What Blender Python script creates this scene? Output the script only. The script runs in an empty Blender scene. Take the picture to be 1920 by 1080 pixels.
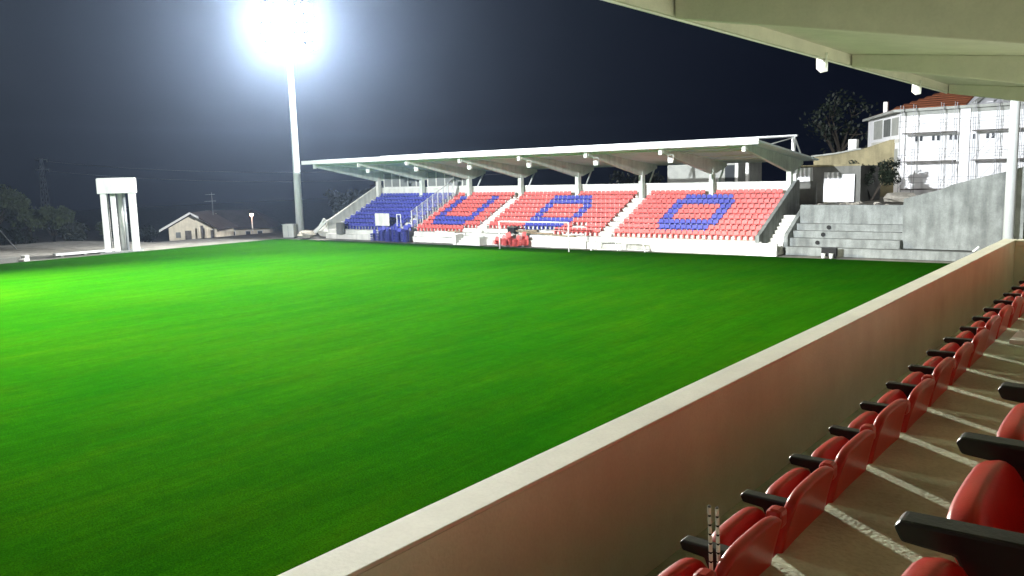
import bpy, math, random
from mathutils import Matrix, Vector

# ------------------------------------------------------------------ camera, sky, light, exposure
scene = bpy.context.scene
COL = scene.collection
cam_data = bpy.data.cameras.new('camera')
cam_data.sensor_width = 36.0
cam_data.lens = 29.23
cam_data.clip_start = 0.05
cam_data.clip_end = 3000.0
cam = bpy.data.objects.new('camera', cam_data)
COL.objects.link(cam)
cam.matrix_world = Matrix(((0.78259, -0.06309, 0.619332, 0.0),
                           (0.621965, 0.121875, -0.773502, 0.0),
                           (-0.026681, 0.990538, 0.134618, 6.5),
                           (0, 0, 0, 1)))
scene.camera = cam

world = bpy.data.worlds.new('World')
scene.world = world
world.use_nodes = True
bg = world.node_tree.nodes['Background']
bg.inputs['Color'].default_value = (0.24, 0.36, 1.0, 1)      # clear night sky
bg.inputs['Strength'].default_value = 0.008

scene.view_settings.view_transform = 'Standard'
scene.view_settings.look = 'None'
scene.view_settings.exposure = 0.1
scene.view_settings.gamma = 1.0
scene.view_settings.use_curve_mapping = False
scene.cycles.max_bounces = 7
scene.cycles.diffuse_bounces = 5
scene.cycles.glossy_bounces = 3
scene.cycles.volume_bounces = 0
scene.cycles.sample_clamp_indirect = 4.0
scene.cycles.use_denoising = True

# floodlight beams (power, colour); every floodlight tower carries its own
BEAM = {'corner': (560000, (1.0, 0.97, 0.86)),
        'pole':   (650000, (0.95, 0.98, 1.0)),
        'near':   (1150000, (1.0, 0.95, 0.72)),
        'back':   (1100000, (0.93, 0.97, 1.0))}
HAZE_DENSITY = 0.00018

random.seed(7)

# ------------------------------------------------------------------ helpers
ORD = ['zeroth', 'first', 'second', 'third', 'fourth', 'fifth', 'sixth', 'seventh', 'eighth', 'ninth', 'tenth',
       'eleventh', 'twelfth', 'thirteenth', 'fourteenth', 'fifteenth', 'sixteenth', 'seventeenth', 'eighteenth',
       'nineteenth', 'twentieth', 'twenty-first', 'twenty-second', 'twenty-third', 'twenty-fourth', 'twenty-fifth',
       'twenty-sixth', 'twenty-seventh', 'twenty-eighth', 'twenty-ninth', 'thirtieth']


def tag(o, label=None, cat=None, group=None, kind=None):
    if label: o['label'] = label
    if cat: o['category'] = cat
    if group: o['group'] = group
    if kind: o['kind'] = kind
    return o


def empty(name, loc=(0, 0, 0), rz=0.0, label=None, cat=None, group=None):
    o = bpy.data.objects.new(name, None)
    o.empty_display_size = 0.2
    COL.objects.link(o)
    o.location = loc
    o.rotation_euler = (0, 0, rz)
    return tag(o, label, cat, group)


class MB:
    """collects faces, builds ONE mesh object"""
    def __init__(self):
        self.v = []; self.f = []; self.m = []; self.mi = 0

    def poly(self, pts):
        b = len(self.v); self.v += [tuple(p) for p in pts]
        self.f.append(tuple(range(b, b + len(pts)))); self.m.append(self.mi)

    def hexa(self, p):
        """8 points: bottom ring 0-3 (ccw from above), top ring 4-7"""
        b = len(self.v); self.v += [tuple(q) for q in p]
        for q in ((3, 2, 1, 0), (4, 5, 6, 7), (0, 1, 5, 4), (1, 2, 6, 5), (2, 3, 7, 6), (3, 0, 4, 7)):
            self.f.append(tuple(b + i for i in q)); self.m.append(self.mi)
        return self

    def box(self, x0, x1, y0, y1, z0, z1):
        return self.hexa([(x0, y0, z0), (x1, y0, z0), (x1, y1, z0), (x0, y1, z0),
                          (x0, y0, z1), (x1, y0, z1), (x1, y1, z1), (x0, y1, z1)])

    def prism_x(self, prof, x0, x1):
        """profile of (y, z) points, extruded along x"""
        n = len(prof); b = len(self.v)
        self.v += [(x0, y, z) for y, z in prof] + [(x1, y, z) for y, z in prof]
        self.f.append(tuple(range(b, b + n))); self.f.append(tuple(range(b + 2 * n - 1, b + n - 1, -1)))
        self.m += [self.mi] * 2
        for i in range(n):
            j = (i + 1) % n
            self.f.append((b + i, b + n + i, b + n + j, b + j)); self.m.append(self.mi)
        return self

    def prism_y(self, prof, y0, y1):
        n = len(prof); b = len(self.v)
        self.v += [(x, y0, z) for x, z in prof] + [(x, y1, z) for x, z in prof]
        self.f.append(tuple(range(b + n - 1, b - 1, -1))); self.f.append(tuple(range(b + n, b + 2 * n)))
        self.m += [self.mi] * 2
        for i in range(n):
            j = (i + 1) % n
            self.f.append((b + i, b + j, b + n + j, b + n + i)); self.m.append(self.mi)
        return self

    def prism_z(self, prof, z0, z1):
        n = len(prof); b = len(self.v)
        self.v += [(x, y, z0) for x, y in prof] + [(x, y, z1) for x, y in prof]
        self.f.append(tuple(range(b + n - 1, b - 1, -1))); self.f.append(tuple(range(b + n, b + 2 * n)))
        self.m += [self.mi] * 2
        for i in range(n):
            j = (i + 1) % n
            self.f.append((b + i, b + j, b + n + j, b + n + i)); self.m.append(self.mi)
        return self

    def tube(self, a, b_, r0, r1=None, n=8, cap=True):
        r1 = r0 if r1 is None else r1
        a = Vector(a); c = Vector(b_); d = (c - a)
        if d.length < 1e-6: return self
        d.normalize()
        u = d.orthogonal().normalized(); w = d.cross(u)
        base = len(self.v)
        for p, r in ((a, r0), (c, r1)):
            for i in range(n):
                t = 2 * math.pi * i / n
                self.v.append(tuple(p + u * (r * math.cos(t)) + w * (r * math.sin(t))))
        for i in range(n):
            j = (i + 1) % n
            self.f.append((base + i, base + j, base + n + j, base + n + i)); self.m.append(self.mi)
        if cap:
            self.f.append(tuple(base + i for i in reversed(range(n))))
            self.f.append(tuple(base + n + i for i in range(n))); self.m += [self.mi] * 2
        return self

    def bar(self, a, b_, w, h):
        """rectangular bar from a to b_ (w sideways, h upward)"""
        a = Vector(a); c = Vector(b_); d = (c - a).normalized()
        s = d.cross(Vector((0, 0, 1)))
        if s.length < 1e-4: s = Vector((1, 0, 0))
        s.normalize(); u = s.cross(d).normalized()
        P = []
        for p in (a, c):
            P.append([p - s * w / 2 - u * h / 2, p + s * w / 2 - u * h / 2, p + s * w / 2 + u * h / 2, p - s * w / 2 + u * h / 2])
        self.hexa([P[0][0], P[0][1], P[1][1], P[1][0], P[0][3], P[0][2], P[1][2], P[1][3]])
        return self

    def mesh(self, name, mats):
        me = bpy.data.meshes.new(name)
        me.from_pydata(self.v, [], self.f)
        if not isinstance(mats, (list, tuple)): mats = [mats]
        for m in mats: me.materials.append(m)
        if len(mats) > 1: me.polygons.foreach_set('material_index', self.m)
        me.update()
        return me

    def build(self, name, mats, parent=None, bevel=0.0, smooth=False):
        me = self.mesh(name, mats)
        if smooth:
            me.polygons.foreach_set('use_smooth', [True] * len(me.polygons))
        o = bpy.data.objects.new(name, me)
        COL.objects.link(o)
        if parent: o.parent = parent
        if bevel:
            md = o.modifiers.new('bevel', 'BEVEL'); md.width = bevel; md.segments = 2; md.limit_method = 'ANGLE'
        return o


def dup(root, loc=None, rot=None):
    """a copy of a thing with copies of its parts and sub-parts (mesh data shared)"""
    r = root.copy(); COL.objects.link(r)
    if loc is not None: r.location = loc
    if rot is not None: r.rotation_euler = rot
    for ch in list(root.children):
        c = ch.copy(); COL.objects.link(c); c.parent = r
        for g in list(ch.children):
            d = g.copy(); COL.objects.link(d); d.parent = c
    return r


# ------------------------------------------------------------------ materials
def mat(name, col, rough=0.7, var=0.25, scale=1.5, fine=40.0, bump=0.15, spec=0.4, metal=0.0, tint=None, stain=0.0,
        emit=None, coat=0.0):
    m = bpy.data.materials.new(name); m.use_nodes = True
    nt = m.node_tree; N = nt.nodes; L = nt.links
    b = N['Principled BSDF']
    b.inputs['Roughness'].default_value = rough
    b.inputs['Metallic'].default_value = metal
    b.inputs['Specular IOR Level'].default_value = spec
    b.inputs['Coat Weight'].default_value = coat
    if emit:
        b.inputs['Emission Color'].default_value = (*emit[0], 1); b.inputs['Emission Strength'].default_value = emit[1]
    geo = N.new('ShaderNodeNewGeometry')
    n1 = N.new('ShaderNodeTexNoise'); n1.inputs['Scale'].default_value = scale; n1.inputs['Detail'].default_value = 6
    n1.inputs['Roughness'].default_value = 0.65
    n2 = N.new('ShaderNodeTexNoise'); n2.inputs['Scale'].default_value = fine; n2.inputs['Detail'].default_value = 3
    L.new(geo.outputs['Position'], n1.inputs['Vector']); L.new(geo.outputs['Position'], n2.inputs['Vector'])
    r = N.new('ShaderNodeValToRGB')
    lo = tuple(c * (1 - var) for c in col); hi = tuple(min(1, c * (1 + var * 0.6)) for c in col)
    if tint: lo = tuple(a * (1 - var) for a in tint)
    r.color_ramp.elements[0].position = 0.33; r.color_ramp.elements[0].color = (*lo, 1)
    r.color_ramp.elements[1].position = 0.66; r.color_ramp.elements[1].color = (*hi, 1)
    L.new(n1.outputs['Fac'], r.inputs['Fac'])
    mx = N.new('ShaderNodeMix'); mx.data_type = 'RGBA'; mx.blend_type = 'MULTIPLY'; mx.inputs['Factor'].default_value = 0.5
    r2 = N.new('ShaderNodeValToRGB')
    r2.color_ramp.elements[0].position = 0.3; r2.color_ramp.elements[0].color = (1 - var, 1 - var, 1 - var, 1)
    r2.color_ramp.elements[1].position = 0.6; r2.color_ramp.elements[1].color = (1, 1, 1, 1)
    L.new(n2.outputs['Fac'], r2.inputs['Fac'])
    L.new(r.outputs['Color'], mx.inputs['A']); L.new(r2.outputs['Color'], mx.inputs['B'])
    out = mx.outputs['Result']
    if stain > 0:
        mp = N.new('ShaderNodeMapping'); mp.inputs['Scale'].default_value = (1.3, 1.3, 0.22)
        n3 = N.new('ShaderNodeTexNoise'); n3.inputs['Scale'].default_value = 1.6; n3.inputs['Detail'].default_value = 7
        L.new(geo.outputs['Position'], mp.inputs['Vector']); L.new(mp.outputs['Vector'], n3.inputs['Vector'])
        r3 = N.new('ShaderNodeValToRGB')
        r3.color_ramp.elements[0].position = 0.36; r3.color_ramp.elements[0].color = (1 - stain, 1 - stain, 1 - stain, 1)
        r3.color_ramp.elements[1].position = 0.56; r3.color_ramp.elements[1].color = (1, 1, 1, 1)
        L.new(n3.outputs['Fac'], r3.inputs['Fac'])
        m2 = N.new('ShaderNodeMix'); m2.data_type = 'RGBA'; m2.blend_type = 'MULTIPLY'; m2.inputs['Factor'].default_value = 1
        L.new(out, m2.inputs['A']); L.new(r3.outputs['Color'], m2.inputs['B']); out = m2.outputs['Result']
    L.new(out, b.inputs['Base Color'])
    if bump > 0:
        bp = N.new('ShaderNodeBump'); bp.inputs['Strength'].default_value = bump; bp.inputs['Distance'].default_value = 0.02
        L.new(n2.outputs['Fac'], bp.inputs['Height']); L.new(bp.outputs['Normal'], b.inputs['Normal'])
    return m


M = {}
M['white_paint'] = mat('white_paint', (0.78, 0.78, 0.75), 0.55, 0.08, 0.6, 20, 0.05)
M['tower_white'] = mat('tower_white', (0.60, 0.60, 0.58), 0.6, 0.10, 0.6, 14, 0.1, stain=0.15)
M['stand_concrete'] = mat('stand_concrete', (0.70, 0.69, 0.63), 0.75, 0.14, 0.7, 18, 0.2, stain=0.18)
M['beam_concrete'] = mat('beam_concrete', (0.66, 0.71, 0.64), 0.75, 0.14, 0.9, 22, 0.2, stain=0.15)
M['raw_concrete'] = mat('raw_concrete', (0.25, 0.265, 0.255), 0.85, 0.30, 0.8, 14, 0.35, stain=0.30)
M['dark_render'] = mat('dark_render', (0.17, 0.17, 0.155), 0.9, 0.2, 0.7, 16, 0.3, stain=0.15)
M['tread_concrete'] = mat('tread_concrete', (0.48, 0.55, 0.40), 0.82, 0.28, 1.8, 55, 0.4, stain=0.2)
M['parapet'] = mat('parapet', (0.80, 0.90, 0.79), 0.8, 0.10, 1.2, 60, 0.15, stain=0.06)
M['parapet_cap'] = mat('parapet_cap', (0.86, 0.86, 0.80), 0.75, 0.10, 2.0, 60, 0.08)
M['soffit'] = mat('soffit', (0.60, 0.57, 0.48), 0.7, 0.10, 0.8, 20, 0.1)
M['roof_sheet'] = mat('roof_sheet', (0.70, 0.80, 0.80), 0.6, 0.12, 0.6, 20, 0.1)
M['steel_white'] = mat('steel_white', (0.72, 0.74, 0.74), 0.4, 0.06, 1.0, 30, 0.03, spec=0.5)
M['steel_grey'] = mat('steel_grey', (0.42, 0.44, 0.45), 0.4, 0.12, 1.5, 30, 0.05, metal=0.6)
M['red_far'] = mat('red_far', (0.72, 0.14, 0.13), 0.45, 0.16, 1.2, 30, 0.02)
M['blue_far'] = mat('blue_far', (0.065, 0.075, 0.38), 0.45, 0.16, 1.2, 30, 0.02)
M['red_seat'] = mat('red_seat', (0.36, 0.018, 0.010), 0.36, 0.14, 5.0, 160, 0.03, spec=0.35, coat=0.0)
M['black_plastic'] = mat('black_plastic', (0.014, 0.015, 0.016), 0.42, 0.2, 6, 120, 0.06)
M['black'] = mat('black', (0.012, 0.012, 0.012), 0.8, 0.2, 3, 30, 0.05)
M['tile'] = mat('tile', (0.22, 0.065, 0.022), 0.8, 0.3, 2.0, 12, 0.6)
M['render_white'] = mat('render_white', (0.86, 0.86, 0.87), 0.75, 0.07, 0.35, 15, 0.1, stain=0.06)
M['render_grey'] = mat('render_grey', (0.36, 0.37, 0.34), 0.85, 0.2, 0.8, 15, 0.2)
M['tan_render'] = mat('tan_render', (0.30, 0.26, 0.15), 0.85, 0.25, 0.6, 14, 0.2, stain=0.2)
M['cream'] = mat('cream', (0.74, 0.67, 0.52), 0.8, 0.12, 0.8, 15, 0.1, stain=0.12)
M['dark_roof'] = mat('dark_roof', (0.07, 0.055, 0.05), 0.8, 0.25, 1.0, 8, 0.4)
M['wood'] = mat('wood', (0.36, 0.27, 0.17), 0.8, 0.3, 3, 30, 0.2)
M['plank_dark'] = mat('plank_dark', (0.13, 0.12, 0.11), 0.8, 0.3, 3, 30, 0.2)
M['stone'] = mat('stone', (0.42, 0.39, 0.33), 0.9, 0.3, 2.5, 20, 0.5)
M['bark'] = mat('bark', (0.05, 0.04, 0.03), 0.9, 0.3, 3, 20, 0.5)
M['leaf'] = mat('leaf', (0.09, 0.12, 0.05), 0.6, 0.45, 0.9, 12, 0.0)
M['leaf_shaded'] = mat('leaf_shaded', (0.011, 0.018, 0.008), 0.6, 0.45, 0.9, 12, 0.0)  # darkened copy of the leaf colour, night shade put into it
M['yellow'] = mat('yellow', (0.75, 0.50, 0.02), 0.5, 0.1)
M['sheet_white'] = mat('sheet_white', (0.80, 0.80, 0.82), 0.45, 0.05, 1, 20, 0.03)
M['glass_dark'] = mat('glass_dark', (0.05, 0.055, 0.06), 0.08, 0.1, 1, 10, 0.0, spec=0.6)
M['pane_grey'] = mat('pane_grey', (0.20, 0.21, 0.20), 0.25, 0.15, 1, 10, 0.0, spec=0.6)
M['lens_lit'] = mat('lens_lit', (0.9, 0.9, 0.9), 0.3, 0.0, 1, 10, 0.0, emit=((1.0, 0.98, 0.93), 1300.0))
M['lens_side'] = mat('lens_side', (0.9, 0.9, 0.9), 0.3, 0.0, 1, 10, 0.0, emit=((1.0, 0.98, 0.93), 40.0))
M['lens_off'] = mat('lens_off', (0.75, 0.76, 0.72), 0.25, 0.05, 1, 10, 0.0)
M['lamp_warm'] = mat('lamp_warm', (0.9, 0.8, 0.7), 0.3, 0.0, 1, 10, 0.0, emit=((1.0, 0.62, 0.42), 30.0))
M['red_band'] = mat('red_band', (0.55, 0.05, 0.04), 0.5, 0.1)
M['net'] = mat('net', (0.10, 0.10, 0.10), 0.8, 0.1)
M['scaffold_tube'] = mat('scaffold_tube', (0.36, 0.36, 0.38), 0.5, 0.2, 2, 30, 0.05)


def grass_material():
    m = bpy.data.materials.new('turf'); m.use_nodes = True
    nt = m.node_tree; N = nt.nodes; L = nt.links
    b = N['Principled BSDF']; b.inputs['Roughness'].default_value = 0.75; b.inputs['Specular IOR Level'].default_value = 0.0
    geo = N.new('ShaderNodeNewGeometry')

    def noise(scale, detail=5, stretch=None, rough=0.6):
        n = N.new('ShaderNodeTexNoise'); n.inputs['Scale'].default_value = scale; n.inputs['Detail'].default_value = detail
        n.inputs['Roughness'].default_value = rough
        if stretch:
            mp = N.new('ShaderNodeMapping'); mp.inputs['Scale'].default_value = stretch
            mp.inputs['Rotation'].default_value = (0, 0, math.radians(2))
            L.new(geo.outputs['Position'], mp.inputs['Vector']); L.new(mp.outputs['Vector'], n.inputs['Vector'])
        else:
            L.new(geo.outputs['Position'], n.inputs['Vector'])
        return n

    def ramp(n, a, c, p0=0.35, p1=0.65):
        r = N.new('ShaderNodeValToRGB'); r.color_ramp.elements[0].position = p0; r.color_ramp.elements[1].position = p1
        r.color_ramp.elements[0].color = (*a, 1); r.color_ramp.elements[1].color = (*c, 1)
        L.new(n.outputs['Fac'], r.inputs['Fac']); return r.outputs['Color']

    def mult(a, c, f=1.0):
        x = N.new('ShaderNodeMix'); x.data_type = 'RGBA'; x.blend_type = 'MULTIPLY'; x.inputs['Factor'].default_value = f
        L.new(a, x.inputs['A']); L.new(c, x.inputs['B']); return x.outputs['Result']
    c = ramp(noise(0.09, 4), (0.009, 0.076, 0.001), (0.016, 0.084, 0.001))
    c = mult(c, ramp(noise(0.55, 5, (1.6, 0.22, 1.0)), (0.86, 0.88, 0.88), (1.06, 1.04, 1.0)))
    c = mult(c, ramp(noise(2.4, 6), (0.88, 0.9, 0.88), (1.05, 1.04, 1.0)))
    c = mult(c, ramp(noise(0.33, 6, (2.2, 0.7, 1.0), 0.7), (0.92, 1.0, 1.0), (1.35, 1.02, 1.0), 0.45, 0.72))
    c = mult(c, ramp(noise(3.2, 5, (2.2, 0.12, 1.0), 0.7), (0.87, 0.89, 0.88), (1.08, 1.07, 1.0), 0.38, 0.64))
    fine = noise(28.0, 4, None, 0.75)
    c = mult(c, ramp(fine, (0.42, 0.46, 0.4), (1.3, 1.25, 1.1), 0.32, 0.68))
    L.new(c, b.inputs['Base Color'])
    bp = N.new('ShaderNodeBump'); bp.inputs['Strength'].default_value = 0.6; bp.inputs['Distance'].default_value = 0.03
    L.new(fine.outputs['Fac'], bp.inputs['Height']); L.new(bp.outputs['Normal'], b.inputs['Normal'])
    return m


M['turf'] = grass_material()
M['gravel'] = mat('gravel', (0.26, 0.25, 0.22), 0.95, 0.35, 0.8, 9, 0.5)
M['hill_earth'] = mat('hill_earth', (0.11, 0.10, 0.07), 0.95, 0.4, 0.5, 6, 0.5)

# ------------------------------------------------------------------ ground and pitch


def smooth(t):
    t = max(0.0, min(1.0, t)); return t * t * (3 - 2 * t)


def ground_z(x, y):
    xb = -102.0 + 16.0 * smooth((y - 46.0) / 4.0)
    return -0.03 - 5.0 * smooth((xb - x) / 62.0)


g = MB()
gx = [-420, -340, -280, -240, -210] + [-190 + 3 * i for i in range(37)] + [-75, -40, -5, 40, 100, 200]
gy = [-160, -80, -20, 10, 25, 35, 40, 44] + [46 + 0.8 * i for i in range(7)] + [55, 60, 70, 85, 100, 130, 180, 260, 400]
for y in gy:
    for x in gx: g.v.append((x, y, ground_z(x, y)))
nx = len(gx)
for j in range(len(gy) - 1):
    for i in range(nx - 1):
        g.f.append((j * nx + i, j * nx + i + 1, (j + 1) * nx + i + 1, (j + 1) * nx + i)); g.m.append(0)
tag(g.build('ground', M['gravel'], smooth=True), kind='structure')

p = MB(); p.poly([(-79.6, -45, 0.03), (-8.5, -45, 0.03), (-8.5, 60.0, 0.03), (-79.6, 57.4, 0.03)])
tag(p.build('pitch', M['turf']), kind='structure')

# raised ground behind the corner terrace
h = MB()
h.prism_z([(-22.9, 64.7), (20, 64.7), (20, 120), (-60, 120), (-60, 73.5), (-22.9, 73.5)], -0.5, 3.45)
tag(h.build('upper_ground', M['hill_earth']), kind='structure')

# ------------------------------------------------------------------ far grandstand
STAND_X0, STAND_X1 = -74.6, -24.5
COLX = [-74.1, -66.9, -59.8, -52.75, -45.7, -38.65, -31.7, -24.9]
ROWS = 9


def tread_z(k): return 1.05 + 0.38 * (k - 1)        # k = 1..9
def tread_y(k): return 60.45 + 0.80 * (k - 1)


AISLES = [(-53.5, -52.3), (-38.7, -37.7)]
stand = empty('grandstand', (-49.5, 60.3, 0), 0, 'white far grandstand with cantilever roof and red and blue seats', 'grandstand')


def part(mb, name, m, parent, bevel=0.0, smooth=False):
    """mesh given in world coordinates, attached to a thing"""
    o = mb.build(name, m, parent, bevel, smooth)
    r = parent
    off = Matrix.Identity(4)
    chain = []
    while r: chain.append(r); r = r.parent
    for c in reversed(chain):
        off = off @ c.matrix_basis
    o.matrix_parent_inverse = Matrix.Identity(4)
    o.matrix_basis = off.inverted()
    return o


for k in range(1, ROWS + 1):
    y1 = tread_y(k + 1) if k < ROWS else 68.35
    part(MB().box(STAND_X0 + .2, STAND_X1 - .2, tread_y(k), y1, 0.0 if k == 1 else tread_z(k) - 0.6, tread_z(k)), 'tread', M['stand_concrete'], stand)
# front wall with a gap for the stair passage
for a, b in ((STAND_X0, -53.9), (-51.4, STAND_X1 + 0.3)):
    part(MB().box(a, b, 60.25, 60.447, 0, 1.02), 'front_wall', M['stand_concrete'], stand, 0.02)
    part(MB().box(a, b, 59.95, 60.247, 0, 0.55 if b < -50 else 0.0 + 0.62), 'front_ledge', M['stand_concrete'], stand, 0.02)
part(MB().box(-51.4, -50.9, 58.9, 59.947, 0, 0.75), 'passage_cheek', M['stand_concrete'], stand, 0.02)
part(MB().box(-54.3, -53.9, 58.9, 59.947, 0, 0.95), 'passage_cheek', M['stand_concrete'], stand, 0.02)
for i in range(4):
    part(MB().box(-53.88, -51.42, 59.0 + 0.33 * i, 59.33 + 0.33 * i if i < 3 else 60.44, 0, 0.2 * (i + 1)), 'stair_step', M['stand_concrete'], stand)
for a, b in AISLES:                                     # stair flights between the seat blocks
    for k in range(1, ROWS):
        part(MB().box(a, b, tread_y(k) + 0.4, tread_y(k + 1) - 0.002, tread_z(k) + .002, tread_z(k) + 0.19), 'aisle_step', M['stand_concrete'], stand)
# sloped side walls
part(MB().prism_x([(60.2, 0), (68.6, 0), (68.6, 5.75), (68.2, 5.75), (60.6, 2.1), (60.2, 2.0)], STAND_X0 - .15, STAND_X0 + .15), 'side_wall', M['stand_concrete'], stand)
part(MB().prism_x([(60.2, 0), (68.6, 0), (68.6, 5.5), (68.1, 5.5), (60.6, 1.62), (60.2, 1.5)], STAND_X1 - .15, STAND_X1 + .15), 'side_wall', M['raw_concrete'], stand)  # raw concrete, darker than the left wall: low light put into its colour
# back wall
part(MB().box(STAND_X0 + .16, STAND_X1 - .16, 68.36, 68.58, 0, 5.32), 'back_wall', M['stand_concrete'], stand)
part(MB().box(STAND_X0 + .17, STAND_X1 - .17, 68.30, 68.64, 5.323, 5.40), 'wall_coping', M['white_paint'], stand)


def roof_z(y): return 8.55 - (y - 57.9) * 0.108        # top of the roof skin
for i, x in enumerate(COLX):
    part(MB().box(x - .2, x + .2, 67.55, 68.05, 4.05, 6.7), 'column', M['beam_concrete'] if i else M['stand_concrete'], stand, 0.02)
    # tapered cantilever beam
    bm = MB(); w = 0.17
    bm.prism_x([(58.7, 7.88), (67.3, 6.2), (68.3, 6.2), (70.4, 6.75), (70.4, roof_z(70.4) - .14), (58.7, roof_z(58.7) - .14)], x - w, x + w)
    part(bm, 'beam', M['beam_concrete'], stand)
    part(MB().box(x - .14, x + .14, 58.45, 58.697, 7.75, roof_z(58.5) - .14), 'beam_bracket', M['white_paint'], stand)
    part(MB().bar((x + .02, 70.3, 6.9), (x + .02, 68.95, 5.1), 0.11, 0.11), 'tie_strut', M['steel_white'], stand)
    # frame standing on the roof
    part(MB().bar((x, 58.2, 8.60), (x, 68.6, 9.02), 0.07, 0.09), 'frame_chord', M['steel_white'], stand)
    part(MB().box(x - .13, x + .13, 68.4, 68.66, roof_z(68.5) + .002, 8.95), 'frame_post', M['white_paint'], stand)
    part(MB().bar((x, 68.7, 9.0), (x, 70.6, roof_z(70.6) + .08), 0.09, 0.12), 'frame_back_brace', M['steel_white'], stand)
    part(MB().bar((x, 62.2, roof_z(62.2) + .08), (x, 68.35, 8.9), 0.07, 0.07), 'frame_diagonal', M['steel_white'], stand)
part(MB().bar((-74.3, 68.55, 9.08), (-24.6, 68.55, 9.08), 0.16, 0.14), 'frame_rail', M['steel_white'], stand)
# roof skin, one sheet for every bay
edges = [-75.2] + [(COLX[i] + COLX[i + 1]) / 2 for i in range(7)] + [-23.6]
edges = [-75.2] + COLX[1:7] + [-23.6]
for i in range(7):
    a, b = edges[i] + 0.01, edges[i + 1] - 0.01
    r = MB()
    r.prism_x([(57.95, roof_z(57.95) - .13), (70.9, roof_z(70.9) - .13), (70.9, roof_z(70.9)), (57.95, roof_z(57.95))], a, b)
    part(r, 'roof_panel', M['roof_sheet'], stand)
part(MB().box(-75.3, -23.5, 57.74, 57.945, 8.22, 8.62), 'fascia', M['white_paint'], stand)
for i in range(7):                                      # purlins under each bay
    for y, s in ((58.95, .12), (61.6, .09), (64.6, .09), (67.0, .09)):
        if y > 60 and i not in (0, 6): continue
        z = roof_z(y) - 0.13 - (0.28 if y < 60 else 0.16)
        part(MB().box(COLX[i] + .18, COLX[i + 1] - .18, y - s / 2, y + s / 2, z, z + s), 'purlin', M['white_paint'], stand)
# glazed screen at the back of the blue block
for i, n in ((0, 5), (1, 5)):
    a, b = COLX[i] + .25, COLX[i + 1] - .25
    step = (b - a) / n
    for j in range(n):
        w_ = part(MB().box(a + j * step + .002, a + j * step + .14, 68.38, 68.52, 5.41, 7.1).box(a + j * step + .142, a + (j + 1) * step, 68.38, 68.52, 5.41, 5.5), 'window_frame', M['stand_concrete'], stand)
        part(MB().box(a + j * step + .145, a + (j + 1) * step, 68.43, 68.46, 5.502, 7.05), 'pane', M['pane_grey'], w_)
# corner posts of the right end
part(MB().box(-24.75, -24.45, 68.0, 68.3, 5.402, 6.0), 'end_post', M['white_paint'], stand)

# ---- dividing fence on the stepped terrace
fence = empty('divider_fence', (-61.45, 60.4, 1.05), 0, 'white wire fence climbing the steps between blue and red seats', 'fence')
for k in range(1, ROWS + 1):
    y = tread_y(k) + 0.12; z = tread_z(k)
    part(MB().box(-61.49, -61.41, y - .04, y + .04, z, z + 2.15), 'post', M['steel_white'], fence)
    if k < ROWS:
        y2 = tread_y(k + 1) + 0.12
        f_ = part(MB().bar((-61.45, y + .045, z + 2.05), (-61.45, y2 - .045, z + 2.4), .04, .05), 'top_rail', M['steel_white'], fence)
        wires = MB()
        for q in range(1, 6):
            t = q / 6; yy = y + (y2 - y) * t
            wires.box(-61.456, -61.444, yy - .009, yy + .009, z + (0.12 if t < .85 else 0.45), z + 2.05 + .35 * t)
        part(wires, 'wire_panel', M['steel_white'], fence)

# ---- seats of the far stand


def far_seat_mesh():
    s = MB()
    w = .212
    # pan, slightly dished at the rear
    s.hexa([(-w, -.18, .36), (w, -.18, .36), (w, .20, .32), (-w, .20, .32), (-w, -.20, .42), (w, -.20, .42), (w, .20, .38), (-w, .20, .38)])
    # back with narrowed top corners
    for (z0, z1, w0, w1, y0, y1) in ((.32, .60, w, w, .18, .235), (.60, .69, w, .15, .235, .255)):
        s.hexa([(-w0, y0, z0), (w0, y0, z0), (w0, y0 + .045, z0), (-w0, y0 + .045, z0),
                (-w1, y1, z1), (w1, y1, z1), (w1, y1 + .04, z1), (-w1, y1 + .04, z1)])
    s.box(-.05, .05, -.05, .16, .02, .335)
    return s


seat_mesh = {c: far_seat_mesh().mesh('stadium_seat_' + c, M[c + '_far']) for c in ('red', 'blue')}
PITCH = 0.49
blocks = [('plain', -73.55, 24), ('U', -61.22, 16), ('D', -52.22, 27), ('O', -37.6, 26)]


def is_blue(block, r, i):
    if block == 'plain': return True
    if block == 'U':
        if r in (4, 5, 6, 7, 8): return i in (2, 3, 11, 12)
        if r == 3: return 2 <= i <= 12
        if r == 2: return 3 <= i <= 11
    if block == 'D':
        if r in (4, 5, 6): return i in (9, 10, 18, 19)
        if r in (3, 7): return 9 <= i <= 18
        if r in (2, 8): return 9 <= i <= 17
    if block == 'O':
        if r in (4, 5, 6): return i in (7, 8, 16, 17)
        if r in (3, 7): return 7 <= i <= 17
        if r in (2, 8): return 8 <= i <= 16
    return False


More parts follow.
